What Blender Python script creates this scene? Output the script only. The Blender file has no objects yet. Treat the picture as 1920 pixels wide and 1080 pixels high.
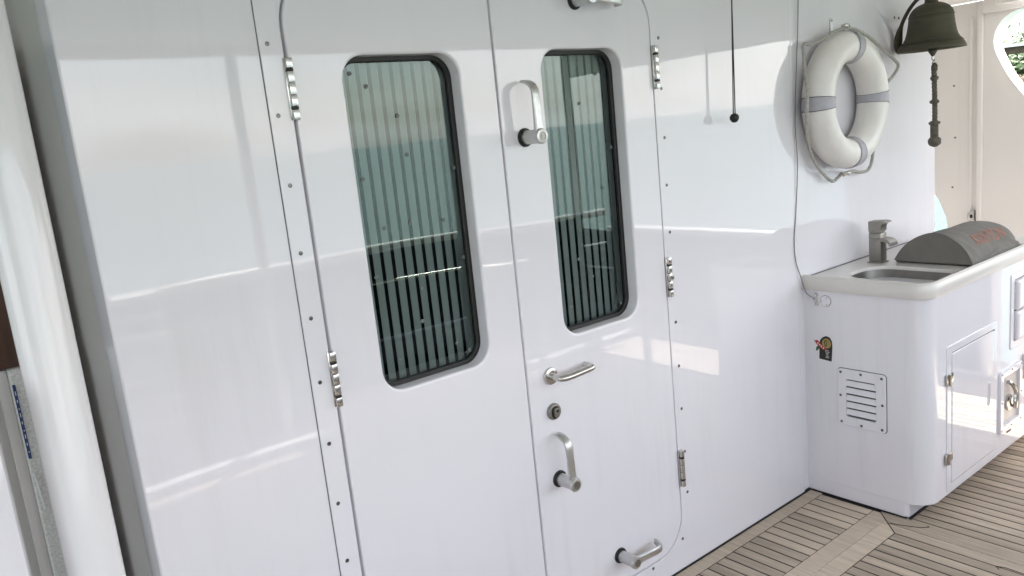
import bpy, bmesh, math, random
from mathutils import Vector, Matrix
random.seed(7)
PI = math.pi
sc = bpy.context.scene
COL = sc.collection

# ------------------------------------------------------------------ camera
CAM = Vector((0.0, -1.766, 1.6))
YAW, PITCH, ROLL, FPX = 0.66034, -0.191593, -0.103205, 1507.33
_f = Vector((math.sin(YAW)*math.cos(PITCH), math.cos(YAW)*math.cos(PITCH), math.sin(PITCH)))
_r0 = Vector((math.cos(YAW), -math.sin(YAW), 0)); _u0 = _r0.cross(_f)
_c, _s = math.cos(ROLL), math.sin(ROLL)
_r = _c*_r0+_s*_u0; _u = -_s*_r0+_c*_u0
cd = bpy.data.cameras.new('camera'); cam = bpy.data.objects.new('camera', cd); COL.objects.link(cam)
cd.sensor_width = 36; cd.lens = 36*FPX/1920; cd.clip_start = 0.02; cd.clip_end = 20000
m = Matrix((_r, _u, -_f)).transposed().to_4x4(); m.translation = CAM
cam.matrix_world = m
sc.camera = cam
def ray(q): return (q[0]-960)*_r/FPX-(q[1]-540)*_u/FPX+_f
def PX(q, x): v = ray(q); return CAM+v*((x-CAM.x)/v.x)
def PY(q, y=0.0): v = ray(q); return CAM+v*((y-CAM.y)/v.y)
def PZ(q, z): v = ray(q); return CAM+v*((z-CAM.z)/v.z)

# ------------------------------------------------------------------ world, sun, exposure
SUN_DIR = Vector((0.36, -0.36, 1.0)).normalized()      # towards the sun
elev = math.asin(SUN_DIR.z); azim = math.atan2(SUN_DIR.x, SUN_DIR.y)
w = bpy.data.worlds.new('World'); sc.world = w; w.use_nodes = True
nt = w.node_tree; nt.nodes.clear()
out = nt.nodes.new('ShaderNodeOutputWorld'); bg = nt.nodes.new('ShaderNodeBackground')
sky = nt.nodes.new('ShaderNodeTexSky'); sky.sky_type = 'NISHITA'; sky.sun_disc = False
sky.sun_elevation = elev; sky.sun_rotation = azim; sky.air_density = 1.0; sky.dust_density = 2.5; sky.ozone_density = 1.0
# thin broken cloud spread over the whole sky
tc = nt.nodes.new('ShaderNodeTexCoord'); mp = nt.nodes.new('ShaderNodeMapping'); mp.inputs['Scale'].default_value = (1.6, 1.6, 5.0)
nz = nt.nodes.new('ShaderNodeTexNoise'); nz.inputs['Scale'].default_value = 2.2; nz.inputs['Detail'].default_value = 7
rmp = nt.nodes.new('ShaderNodeValToRGB'); rmp.color_ramp.elements[0].position = 0.42; rmp.color_ramp.elements[1].position = 0.68
rmp.color_ramp.elements[0].color = (0.25, 0.25, 0.25, 1); rmp.color_ramp.elements[1].color = (0.9, 0.9, 0.9, 1)
mixc = nt.nodes.new('ShaderNodeMix'); mixc.data_type = 'RGBA'
nt.links.new(tc.outputs['Generated'], mp.inputs['Vector']); nt.links.new(mp.outputs['Vector'], nz.inputs['Vector'])
nt.links.new(nz.outputs['Fac'], rmp.inputs['Fac']); nt.links.new(rmp.outputs['Color'], mixc.inputs['Factor'])
nt.links.new(sky.outputs['Color'], mixc.inputs['A']); mixc.inputs['B'].default_value = (8.9, 8.75, 8.8, 1)
nt.links.new(mixc.outputs['Result'], bg.inputs['Color']); bg.inputs['Strength'].default_value = 0.12
nt.links.new(bg.outputs['Background'], out.inputs['Surface'])
sl = bpy.data.lights.new('sun', 'SUN'); sl.energy = 4.0; sl.angle = math.radians(0.5); sl.color = (1.0, 0.95, 0.88)
so = bpy.data.objects.new('sun', sl); COL.objects.link(so); so.rotation_euler = SUN_DIR.to_track_quat('Z', 'Y').to_euler()
so.location = (6, -6, 12)
vs = sc.view_settings; vs.view_transform = 'Standard'; vs.look = 'None'; vs.gamma = 1; vs.use_curve_mapping = False
vs.exposure = 2.18
sc.cycles.use_denoising = True
sc.cycles.max_bounces = 12; sc.cycles.diffuse_bounces = 6; sc.cycles.glossy_bounces = 6; sc.cycles.transparent_max_bounces = 12
sc.cycles.sample_clamp_indirect = 6.0

# ------------------------------------------------------------------ materials
MATS = {}
def mat(name, col, rough=0.5, metal=0.0, var=0.0, vscale=8.0, bump=0.0, bscale=40.0, bdist=0.01, stretch=(1, 1, 1), rvar=0.0, coat=0.0, col2=None, rnd=0.0, ior=1.5, detail=4):
    if name in MATS: return MATS[name]
    mt = bpy.data.materials.new(name); mt.use_nodes = True; n = mt.node_tree; p = n.nodes['Principled BSDF']
    p.inputs['Base Color'].default_value = (*col, 1); p.inputs['Roughness'].default_value = rough; p.inputs['Metallic'].default_value = metal
    p.inputs['IOR'].default_value = ior; p.inputs['Coat Weight'].default_value = coat; p.inputs['Coat Roughness'].default_value = 0.04
    tc = n.nodes.new('ShaderNodeTexCoord'); mp = n.nodes.new('ShaderNodeMapping'); mp.inputs['Scale'].default_value = stretch
    n.links.new(tc.outputs['Object'], mp.inputs['Vector'])
    vec = mp.outputs['Vector']
    if rnd:
        oi = n.nodes.new('ShaderNodeObjectInfo'); ad = n.nodes.new('ShaderNodeVectorMath'); ad.operation = 'MULTIPLY_ADD'
        cb = n.nodes.new('ShaderNodeCombineXYZ')
        for k in range(3): n.links.new(oi.outputs['Random'], cb.inputs[k])
        n.links.new(cb.outputs[0], ad.inputs[0]); ad.inputs[1].default_value = (37, 53, 71); n.links.new(vec, ad.inputs[2]); vec = ad.outputs[0]
    if var or col2:
        nz = n.nodes.new('ShaderNodeTexNoise'); nz.inputs['Scale'].default_value = vscale; nz.inputs['Detail'].default_value = detail
        n.links.new(vec, nz.inputs['Vector'])
        mx = n.nodes.new('ShaderNodeMix'); mx.data_type = 'RGBA'
        c2 = col2 or tuple(max(0, c*(1-var)) for c in col)
        mx.inputs['A'].default_value = (*col, 1); mx.inputs['B'].default_value = (*c2, 1)
        rp = n.nodes.new('ShaderNodeMapRange'); rp.inputs['From Min'].default_value = 0.3; rp.inputs['From Max'].default_value = 0.7
        n.links.new(nz.outputs['Fac'], rp.inputs['Value']); n.links.new(rp.outputs['Result'], mx.inputs['Factor'])
        last = mx.outputs['Result']
        if rnd:
            hs = n.nodes.new('ShaderNodeHueSaturation'); mr = n.nodes.new('ShaderNodeMapRange')
            mr.inputs['To Min'].default_value = 1-rnd; mr.inputs['To Max'].default_value = 1+rnd
            n.links.new(oi.outputs['Random'], mr.inputs['Value']); n.links.new(mr.outputs['Result'], hs.inputs['Value'])
            n.links.new(last, hs.inputs['Color']); last = hs.outputs['Color']
        n.links.new(last, p.inputs['Base Color'])
        if rvar:
            rr_ = n.nodes.new('ShaderNodeMapRange'); rr_.inputs['To Min'].default_value = rough; rr_.inputs['To Max'].default_value = rough+rvar
            n.links.new(nz.outputs['Fac'], rr_.inputs['Value']); n.links.new(rr_.outputs['Result'], p.inputs['Roughness'])
    if bump:
        nb = n.nodes.new('ShaderNodeTexNoise'); nb.inputs['Scale'].default_value = bscale; nb.inputs['Detail'].default_value = detail
        n.links.new(vec, nb.inputs['Vector'])
        b = n.nodes.new('ShaderNodeBump'); b.inputs['Strength'].default_value = bump; b.inputs['Distance'].default_value = bdist
        n.links.new(nb.outputs['Fac'], b.inputs['Height']); n.links.new(b.outputs['Normal'], p.inputs['Normal'])
    MATS[name] = mt
    return mt
gel = mat('gelcoat', (0.79, 0.775, 0.815), 0.025, var=0.03, vscale=1.3, bump=0.08, bscale=2.6, bdist=0.008, detail=2, ior=1.52, coat=0.3)
gelf = mat('gelcoat_frame', (0.79, 0.775, 0.815), 0.035, var=0.03, vscale=2.3, bump=0.06, bscale=3, bdist=0.004, detail=1, ior=1.52, coat=0.4)
gelp = mat('gelcoat_post', (0.80, 0.785, 0.80), 0.07, var=0.03, vscale=2, ior=1.5)
gelr = mat('gelcoat_side', (0.79, 0.775, 0.815), 0.06, var=0.03, vscale=1.3, bump=0.05, bscale=1.5, bdist=0.010, detail=1, ior=1.5)
paint = mat('white_paint', (0.80, 0.79, 0.78), 0.14, var=0.05, vscale=3, bump=0.1, bscale=4, bdist=0.004, detail=1)
warm = mat('wing_paint', (0.74, 0.71, 0.69), 0.22, var=0.05, vscale=2.5, bump=0.1, bscale=4, bdist=0.004, detail=1)
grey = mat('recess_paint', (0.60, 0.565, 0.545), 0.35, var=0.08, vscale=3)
ceil = mat('ceiling_paint', (0.88, 0.855, 0.815), 0.3, var=0.05, vscale=2)
counterm = mat('counter_gelcoat', (0.70, 0.675, 0.65), 0.2, var=0.05, vscale=5, bump=0.05, bscale=60, bdist=0.002)
black = mat('black_rubber', (0.012, 0.011, 0.010), 0.5, var=0.3, vscale=60)
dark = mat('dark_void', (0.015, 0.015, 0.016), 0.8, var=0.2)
chrome = mat('polished_steel', (0.62, 0.605, 0.58), 0.17, 1.0, var=0.12, vscale=60, rvar=0.1)
alu = mat('cast_aluminium', (0.62, 0.62, 0.61), 0.32, 1.0, var=0.1, vscale=90, bump=0.08, bscale=300, bdist=0.001, rvar=0.12)
nickel = mat('brushed_nickel', (0.33, 0.315, 0.285), 0.38, 1.0, var=0.15, vscale=50, stretch=(1, 1, 8), rvar=0.1)
steel = mat('sink_steel', (0.22, 0.21, 0.195), 0.38, 1.0, var=0.15, vscale=30, rvar=0.15)
screwm = mat('screw_steel', (0.20, 0.19, 0.18), 0.28, 1.0, var=0.3, vscale=400)
bronze = mat('old_bronze', (0.066, 0.062, 0.044), 0.45, 0.5, col2=(0.095, 0.085, 0.056), vscale=14, stretch=(1, 1, 5), bump=0.15, bscale=80, bdist=0.002, rvar=0.2)
rope = mat('grey_rope', (0.52, 0.50, 0.46), 0.9, var=0.3, vscale=90, bump=0.4, bscale=500, bdist=0.001)
twine = mat('old_twine', (0.16, 0.145, 0.115), 0.95, var=0.45, vscale=70, bump=0.6, bscale=300, bdist=0.002)
ringm = mat('ring_vinyl', (0.83, 0.80, 0.78), 0.33, col2=(0.77, 0.74, 0.71), vscale=6, bump=0.08, bscale=25, bdist=0.003)
strapm = mat('grey_strap', (0.46, 0.45, 0.50), 0.5, var=0.1, vscale=80, bump=0.2, bscale=400, bdist=0.0005)
seamm = mat('strap_edge', (0.16, 0.15, 0.16), 0.8, var=0.2, vscale=80)
canvas = mat('grey_canvas', (0.19, 0.178, 0.16), 0.8, var=0.2, vscale=14, bump=0.5, bscale=16, bdist=0.012)
canvas2 = mat('orange_print', (0.42, 0.17, 0.11), 0.8, col2=(0.26, 0.14, 0.11), vscale=70)
bluec = mat('blue_canvas', (0.014, 0.018, 0.05), 0.85, var=0.2, vscale=20)
teak = mat('weathered_teak', (0.57, 0.475, 0.375), 0.62, col2=(0.42, 0.345, 0.27), vscale=7, stretch=(14, 0.9, 6), bump=0.35, bscale=26, bdist=0.002, rnd=0.22, rvar=0.15, detail=8)
caulk = mat('black_caulk', (0.010, 0.009, 0.008), 0.7, var=0.2, vscale=40)
wood = mat('dark_wood', (0.075, 0.032, 0.018), 0.4, var=0.4, vscale=6, stretch=(8, 8, 1))
cream = mat('speckled_paint', (0.62, 0.61, 0.58), 0.5, var=0.35, vscale=160)
bluel = mat('blue_label', (0.02, 0.045, 0.16), 0.35, var=0.2, vscale=60)
whitel = mat('white_print', (0.75, 0.75, 0.74), 0.5, var=0.1)
slatm = mat('blind_slat', (0.47, 0.485, 0.47), 0.6, var=0.12, vscale=6, stretch=(1, 1, 0.3))
gold = mat('gold_print', (0.36, 0.27, 0.08), 0.5, var=0.35, vscale=120)
red = mat('red_print', (0.45, 0.03, 0.03), 0.45, var=0.3, vscale=100)
green = mat('green_print', (0.03, 0.10, 0.03), 0.5, var=0.3, vscale=100)
blackp = mat('black_print', (0.012, 0.011, 0.010), 0.35, var=0.3, vscale=60)
leaf = mat('leaf', (0.075, 0.13, 0.045), 0.6, col2=(0.035, 0.075, 0.022), vscale=1.2)
bark = mat('bark', (0.10, 0.075, 0.05), 0.9, var=0.4, vscale=6)
rockm = mat('shore_rock', (0.24, 0.19, 0.13), 0.9, col2=(0.07, 0.05, 0.035), vscale=2.2, bump=0.8, bscale=4, bdist=0.2)
logm = mat('drift_timber', (0.38, 0.29, 0.17), 0.85, col2=(0.12, 0.085, 0.05), vscale=3, rnd=0.35)
def grime(mt, amount, tint, scale=(9, 9, 0.7)):
    n = mt.node_tree; p = n.nodes['Principled BSDF']; src = p.inputs['Base Color'].links[0].from_socket
    tc = n.nodes.new('ShaderNodeTexCoord'); mp = n.nodes.new('ShaderNodeMapping'); mp.inputs['Scale'].default_value = scale
    a = n.nodes.new('ShaderNodeTexNoise'); a.inputs['Scale'].default_value = 2.0; a.inputs['Detail'].default_value = 6; a.inputs['Roughness'].default_value = 0.65
    b = n.nodes.new('ShaderNodeTexNoise'); b.inputs['Scale'].default_value = 1.1; b.inputs['Detail'].default_value = 3
    n.links.new(tc.outputs['Object'], mp.inputs['Vector']); n.links.new(mp.outputs['Vector'], a.inputs['Vector']); n.links.new(tc.outputs['Object'], b.inputs['Vector'])
    m1 = n.nodes.new('ShaderNodeMapRange'); m1.inputs['From Min'].default_value = 0.5; m1.inputs['From Max'].default_value = 0.8
    m2 = n.nodes.new('ShaderNodeMapRange'); m2.inputs['From Min'].default_value = 0.42; m2.inputs['From Max'].default_value = 0.7
    n.links.new(a.outputs['Fac'], m1.inputs['Value']); n.links.new(b.outputs['Fac'], m2.inputs['Value'])
    mu = n.nodes.new('ShaderNodeMath'); mu.operation = 'MULTIPLY'; n.links.new(m1.outputs[0], mu.inputs[0]); n.links.new(m2.outputs[0], mu.inputs[1])
    mv = n.nodes.new('ShaderNodeMath'); mv.operation = 'MULTIPLY'; mv.inputs[1].default_value = amount; n.links.new(mu.outputs[0], mv.inputs[0])
    mx = n.nodes.new('ShaderNodeMix'); mx.data_type = 'RGBA'; n.links.new(mv.outputs[0], mx.inputs['Factor']); n.links.new(src, mx.inputs['A']); mx.inputs['B'].default_value = (*tint, 1)
    n.links.new(mx.outputs['Result'], p.inputs['Base Color'])
    ro = n.nodes.new('ShaderNodeMath'); ro.operation = 'MULTIPLY_ADD'; ro.inputs[1].default_value = 0.25; ro.inputs[2].default_value = p.inputs['Roughness'].default_value
    n.links.new(mv.outputs[0], ro.inputs[0]); n.links.new(ro.outputs[0], p.inputs['Roughness'])
for m_ in (gel, gelf, gelr): grime(m_, 0.35, (0.56, 0.53, 0.49))
grime(ringm, 0.5, (0.48, 0.45, 0.38), (4, 4, 2)); grime(counterm, 0.4, (0.40, 0.38, 0.34), (3, 3, 3)); grime(teak, 0.3, (0.15, 0.125, 0.10), (2.5, 2.5, 2.5))
def glass_mat():
    mt = bpy.data.materials.new('tinted_glass'); mt.use_nodes = True; n = mt.node_tree; n.nodes.clear()
    o = n.nodes.new('ShaderNodeOutputMaterial'); tr = n.nodes.new('ShaderNodeBsdfTransparent'); gl = n.nodes.new('ShaderNodeBsdfGlossy'); mx = n.nodes.new('ShaderNodeMixShader')
    tr.inputs['Color'].default_value = (0.66, 0.735, 0.71, 1); gl.inputs['Roughness'].default_value = 0.0; gl.inputs['Color'].default_value = (0.83, 0.97, 0.925, 1)
    fr = n.nodes.new('ShaderNodeFresnel'); fr.inputs['IOR'].default_value = 1.55
    mr = n.nodes.new('ShaderNodeMapRange'); mr.inputs['To Min'].default_value = 0.03; mr.inputs['To Max'].default_value = 1.0
    nb = n.nodes.new('ShaderNodeTexNoise'); nb.inputs['Scale'].default_value = 2.0; b = n.nodes.new('ShaderNodeBump'); b.inputs['Strength'].default_value = 0.05; b.inputs['Distance'].default_value = 0.01
    tc = n.nodes.new('ShaderNodeTexCoord'); n.links.new(tc.outputs['Object'], nb.inputs['Vector']); n.links.new(nb.outputs['Fac'], b.inputs['Height']); n.links.new(b.outputs['Normal'], gl.inputs['Normal'])
    n.links.new(fr.outputs[0], mr.inputs['Value']); n.links.new(mr.outputs[0], mx.inputs[0]); n.links.new(tr.outputs[0], mx.inputs[1]); n.links.new(gl.outputs[0], mx.inputs[2]); n.links.new(mx.outputs[0], o.inputs[0])
    return mt
glass = glass_mat()
def sea_mat():
    mt = mat('sea_water', (0.075, 0.125, 0.120), 0.25, ior=1.33, col2=(0.09, 0.145, 0.138), vscale=0.05)
    n = mt.node_tree; p = n.nodes['Principled BSDF']; p.inputs['Specular IOR Level'].default_value = 0.22
    tc = n.nodes.new('ShaderNodeTexCoord'); mp = n.nodes.new('ShaderNodeMapping'); mp.inputs['Scale'].default_value = (1, 2.2, 1); mp.inputs['Rotation'].default_value = (0, 0, 0.5)
    nb = n.nodes.new('ShaderNodeTexNoise'); nb.inputs['Scale'].default_value = 0.9; nb.inputs['Detail'].default_value = 6; nb.inputs['Roughness'].default_value = 0.6
    b = n.nodes.new('ShaderNodeBump'); b.inputs['Strength'].default_value = 0.6; b.inputs['Distance'].default_value = 0.35
    n.links.new(tc.outputs['Object'], mp.inputs['Vector']); n.links.new(mp.outputs['Vector'], nb.inputs['Vector']); n.links.new(nb.outputs['Fac'], b.inputs['Height']); n.links.new(b.outputs['Normal'], p.inputs['Normal'])
    return mt
seam_ = sea_mat()

# ------------------------------------------------------------------ helpers
def finish(name, me, mt, parent, ang=35, keep=False):
    me.materials.append(mt)
    if not keep:
        for p in me.polygons: p.use_smooth = True
    me.set_sharp_from_angle(angle=math.radians(ang))
    o = bpy.data.objects.new(name, me); COL.objects.link(o)
    if parent is not None: link(o, parent)
    return o
def link(o, parent):
    o.parent = parent; bpy_up(parent); o.matrix_parent_inverse = parent_world(parent).inverted()
def bpy_up(o): pass
def parent_world(o):
    mw = o.matrix_basis.copy()
    if o.parent: mw = parent_world(o.parent) @ o.matrix_parent_inverse @ mw
    return mw
def mk(name, verts, faces, mt, parent=None, ang=35, recalc=True):
    bm = bmesh.new(); vs_ = [bm.verts.new(v) for v in verts]
    for f in faces:
        try: bm.faces.new([vs_[i] for i in f])
        except ValueError: pass
    if recalc: bmesh.ops.recalc_face_normals(bm, faces=bm.faces)
    me = bpy.data.meshes.new(name); bm.to_mesh(me); bm.free()
    return finish(name, me, mt, parent, ang)
def tag(o, label, cat, group=None):
    o['label'] = label; o['category'] = cat
    if group: o['group'] = group
    return o
def struct(o): o['kind'] = 'structure'; return o
def thing(name, loc, label, cat, group=None):
    o = bpy.data.objects.new(name, None); COL.objects.link(o); o.location = loc; o.empty_display_size = 0.05
    return tag(o, label, cat, group)
class G:                     # geometry collector
    def __init__(s): s.v = []; s.f = []
    def add(s, v, f):
        b = len(s.v); s.v += [Vector(x) for x in v]; s.f += [[i+b for i in q] for q in f]; return s
    def box(s, x0, x1, y0, y1, z0, z1, b=0.0):
        x0, x1 = sorted((x0, x1)); y0, y1 = sorted((y0, y1)); z0, z1 = sorted((z0, z1))
        if b <= 0:
            v = [(x, y, z) for x in (x0, x1) for y in (y0, y1) for z in (z0, z1)]
            return s.add(v, [(0, 1, 3, 2), (4, 6, 7, 5), (0, 4, 5, 1), (2, 3, 7, 6), (0, 2, 6, 4), (1, 5, 7, 3)])
        bm = bmesh.new(); bmesh.ops.create_cube(bm, size=1)
        for q in bm.verts: q.co = Vector(((x0+x1)/2+q.co.x*(x1-x0), (y0+y1)/2+q.co.y*(y1-y0), (z0+z1)/2+q.co.z*(z1-z0)))
        bmesh.ops.bevel(bm, geom=list(bm.edges), offset=b, segments=2, affect='EDGES', profile=0.5)
        bm.verts.index_update(); s.add([q.co.copy() for q in bm.verts], [[q.index for q in f.verts] for f in bm.faces]); bm.free(); return s
    def loops(s, L, cap0=True, cap1=True, closed=True):
        n = len(L[0]); v = [p for l in L for p in l]; f = []
        for i in range(len(L)-1):
            for j in range(n if closed else n-1):
                k = (j+1) % n; f.append((i*n+j, i*n+k, (i+1)*n+k, (i+1)*n+j))
        if cap0: f.append(tuple(range(n))[::-1])
        if cap1: f.append(tuple((len(L)-1)*n+j for j in range(n)))
        return s.add(v, f)
    def lathe(s, prof, org, axis=(0, 0, 1), n=24, cap0=True, cap1=True):
        a = Vector(axis).normalized(); t = a.orthogonal().normalized(); u = a.cross(t); o = Vector(org)
        return s.loops([[o+a*h+(t*math.cos(2*PI*k/n)+u*math.sin(2*PI*k/n))*r for k in range(n)] for r, h in prof], cap0, cap1)
    def tube(s, pts, r, n=8, caps=True):
        pts = [Vector(p) for p in pts]; L = []; up = None
        for i, p in enumerate(pts):
            d = (pts[min(i+1, len(pts)-1)]-pts[max(i-1, 0)]).normalized()
            up = d.orthogonal().normalized() if up is None else (up-d*up.dot(d)).normalized()
            sd = d.cross(up); rr = r[i] if isinstance(r, (list, tuple)) else r
            if isinstance(rr, (list, tuple)): a_, b_ = rr
            else: a_ = b_ = rr
            L.append([p+up*math.cos(2*PI*k/n)*a_+sd*math.sin(2*PI*k/n)*b_ for k in range(n)])
        return s.loops(L, caps, caps)
    def make(s, name, mt, parent=None, ang=35): return mk(name, s.v, s.f, mt, parent, ang)
def spline(P, n=10):
    P = [Vector(p) for p in P]; Q = [P[0]*2-P[1]]+P+[P[-1]*2-P[-2]]; o = []
    for i in range(1, len(Q)-2):
        a, b, c, d = Q[i-1:i+3]
        for k in range(n):
            t = k/n; o.append(0.5*((2*b)+(c-a)*t+(2*a-5*b+4*c-d)*t*t+(3*b-a-3*c+d)*t**3))
    o.append(P[-1]); return o
def resample(P, step):
    o = [P[0]]; acc = 0
    for a, b in zip(P, P[1:]):
        L = (b-a).length
        while L > 1e-9 and acc+L >= step:
            t = (step-acc)/L; a = a.lerp(b, t); o.append(a); L = (b-a).length; acc = 0
        acc += L
    if (o[-1]-P[-1]).length > step*0.2: o.append(P[-1])
    return o
def twisted(pts, r, pitch, strands=3, n=6):
    g = G(); P = resample(spline(pts, 16), pitch/8); up = None; frames = []
    for i, p in enumerate(P):
        d = (P[min(i+1, len(P)-1)]-P[max(i-1, 0)]).normalized()
        up = d.orthogonal().normalized() if up is None else (up-d*up.dot(d)).normalized()
        frames.append((p, up.copy(), d.cross(up)))
    for s in range(strands):
        g.tube([p+(u*math.cos(2*PI*(i/8+s/strands))+v*math.sin(2*PI*(i/8+s/strands)))*r*0.5 for i, (p, u, v) in enumerate(frames)], r*0.58, n)
    return g
def rr(u0, u1, v0, v1, r, n=8):
    """rounded rectangle as a function of inset; r = radius or (bl, br, tr, tl)"""
    R4 = r if isinstance(r, (tuple, list)) else (r,)*4
    def f(i=0.0):
        o = []
        for (cu, cv, a0, k) in ((u0, v0, PI, 0), (u1, v0, 1.5*PI, 1), (u1, v1, 0, 2), (u0, v1, 0.5*PI, 3)):
            R = max(R4[k], 0.0005); su = 1 if k in (0, 3) else -1; sv = 1 if k in (0, 1) else -1
            ri = max(R-i, 0.0002); c = (cu+su*max(R, i+0.0002), cv+sv*max(R, i+0.0002))
            for j in range(n+1):
                a = a0+j*PI/2/n; o.append((c[0]+ri*math.cos(a), c[1]+ri*math.sin(a)))
        return o
    return f
def const(poly): return lambda i=0.0: poly
def plate(name, outer, holes, depth, mp, mt, parent=None, re=0.0, rh=0.0, back=True, seg=4, hole_depth=None):
    """plate with rounded front edges; outer / holes are functions of inset; mp maps (u, v, depth) to a point"""
    bm = bmesh.new()
    def loop(pts, d): return [bm.verts.new(mp(u, v, d)) for u, v in pts]
    def edges(L): return [bm.edges.new((L[i], L[(i+1) % len(L)])) for i in range(len(L))]
    def bridge(A, B):
        n = len(A)
        for i in range(n):
            try: bm.faces.new((A[i], A[(i+1) % n], B[(i+1) % n], B[i]))
            except ValueError: pass
    E = []; last = []
    for k, (fn, rd) in enumerate([(outer, re)]+[(h, rh) for h in holes]):
        sg = 1 if k == 0 else -1
        first = loop(fn(sg*rd), 0); E += edges(first); prev = first
        if rd > 0:
            for j in range(1, seg+1):
                a = j/seg*PI/2; L = loop(fn(sg*rd*(1-math.sin(a))), rd*(1-math.cos(a))); bridge(prev, L); prev = L
        L = loop(fn(0), depth if (k == 0 or hole_depth is None) else hole_depth); bridge(prev, L); last.append(L)
    for f in bm.faces: f.smooth = True
    flat = set(bmesh.ops.triangle_fill(bm, edges=E, use_beauty=True)['geom'])
    if back and hole_depth is None:
        EB = []
        for L in last: EB += [bm.edges.get((L[i], L[(i+1) % len(L)])) for i in range(len(L))]
        flat |= set(bmesh.ops.triangle_fill(bm, edges=EB, use_beauty=True)['geom'])
    for f in flat:
        if isinstance(f, bmesh.types.BMFace): f.smooth = False
    bmesh.ops.recalc_face_normals(bm, faces=bm.faces)
    me = bpy.data.meshes.new(name); bm.to_mesh(me); bm.free()
    o = finish(name, me, mt, parent, 30)
    for p in o.data.polygons:
        if len(p.vertices) == 3: p.use_smooth = False        # the flat faces keep true normals
    return o
WALL = lambda u, v, d: (u, d, v)                    # faces -y
def face_x(x0): return lambda u, v, d: (x0+d, u, v)  # u = y, faces -x
def front(y0): return lambda u, v, d: (u, y0+d, v)
def text_mesh(txt, size):
    cu = bpy.data.curves.new('t', 'FONT'); cu.body = txt; cu.size = size; cu.offset = 0.0011; cu.align_x = 'CENTER'; cu.align_y = 'CENTER'
    ob = bpy.data.objects.new('t', cu); COL.objects.link(ob)
    me = bpy.data.meshes.new_from_object(ob.evaluated_get(bpy.context.evaluated_depsgraph_get()))
    bpy.data.objects.remove(ob); bpy.data.curves.remove(cu)
    return me
def screw(parent, p, nrm=(0, -1, 0), r=0.0052, name='screw'):
    g = G(); n_ = Vector(nrm)
    g.lathe([(r, 0.002), (r, -0.0006), (r*0.85, -0.0016), (r*0.4, -0.0018), (r*0.35, -0.0006), (0.0001, -0.0006)], Vector(p), -n_, 12, True, True)
    return g.make(name, screwm, parent)

# ------------------------------------------------------------------ the setting: sea, deck
S = 9000
struct(mk('sea', [(-S, -S, -1.5), (S, -S, -1.5), (S, S, -1.5), (-S, S, -1.5)], [(0, 1, 2, 3)], seam_))
DX0, DX1, DYB = -2.3, 4.6, -2.36
deck = struct(G().box(DX0, 4.93, DYB, 2.0, -0.06, -0.0009).make('deck', caulk))
PT = 0.006
def plank_mesh(wd, ln):
    g = G(); h = 0.0012
    v = [(0, 0, -0.003), (wd, 0, -0.003), (wd, ln, -0.003), (0, ln, -0.003), (0, 0, 0), (wd, 0, 0), (wd, ln, 0), (0, ln, 0), (h, h, 0.0008), (wd-h, h, 0.0008), (wd-h, ln-h, 0.0008), (h, ln-h, 0.0008)]
    f = [(0, 1, 5, 4), (1, 2, 6, 5), (2, 3, 7, 6), (3, 0, 4, 7), (4, 5, 9, 8), (5, 6, 10, 9), (6, 7, 11, 10), (7, 4, 8, 11), (8, 9, 10, 11)]
    return v, f
def plank_poly(poly):
    n = len(poly); g = G()
    g.loops([[(x, y, -0.003) for x, y in poly], [(x, y, 0.0006) for x, y in poly]], False, True)
    return g.make('plank', teak, deck)
GAP = 0.0068; PIT = 0.0503
def plank_row(xs, y0, y1):
    v, f = plank_mesh(PIT-GAP, y1-y0); base = None
    for x in xs:
        if base is None:
            base = mk('plank', v, f, teak, deck, 60); o = base
        else:
            o = base.copy(); COL.objects.link(o)
        o.location = (x+GAP/2, y0, 0)
plank_row([2.832-PIT*(k+1) for k in range(100)], -0.277, -0.060)             # short planks beside the wall
plank_row([2.715-PIT*(k+1) for k in range(98)], -2.30, -0.422)               # long planks aft of the king plank
plank_row([2.856+PIT*k for k in range(23)], -2.30, -0.30)
plank_row([2.856+PIT*k for k in range(23, 34)], -2.30, 1.95)
plank_row([2.856+PIT*k for k in range(34, 40)], -0.94, 1.95)                    # planks in front of the sink cabinet
plank_poly([(0.3, -0.0045), (0.3, -0.0565), (2.842, -0.0565), (2.842, -0.0045)])  # margin plank
plank_poly([(-2.2, -0.2805), (-2.2, -0.3485), (2.785, -0.3485), (2.829, -0.3085), (2.829, -0.2805)])
plank_poly([(-2.2, -0.3500), (-2.2, -0.4185), (2.713, -0.4185), (2.784, -0.3500)])
plank_poly([(2.717, -2.30), (2.7675, -2.30), (2.7675, -0.372), (2.717, -0.4215)])
plank_poly([(2.7705, -2.30), (2.853, -2.30), (2.853, -0.30), (2.836, -0.308), (2.7705, -0.369)])
g = G()
k = 0; y = -0.45
while y > -2.2:
    g.box(2.7672, 2.7708, y, y-0.017, -0.002, 0.0016); y -= 0.021
pm = mat('hinge_brass', (0.50, 0.46, 0.38), 0.5, 0.6, var=0.3, vscale=60)
g.make('piano_hinge', pm, deck)
G().tube([(x, y, 0.0008) for x, y in [(2.774, -0.372), (2.780, -0.40), (2.795, -0.44), (2.812, -0.475), (2.832, -0.492), (2.838, -0.484)]], 0.0016, 5).make('hatch_seam', caulk, deck)
G().tube([(x, y, 0.0008) for x, y in [(2.697, -0.78), (2.712, -0.765), (2.722, -0.79), (2.720, -0.86), (2.722, -1.0)]], 0.0016, 5).make('hatch_seam', caulk, deck)
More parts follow.
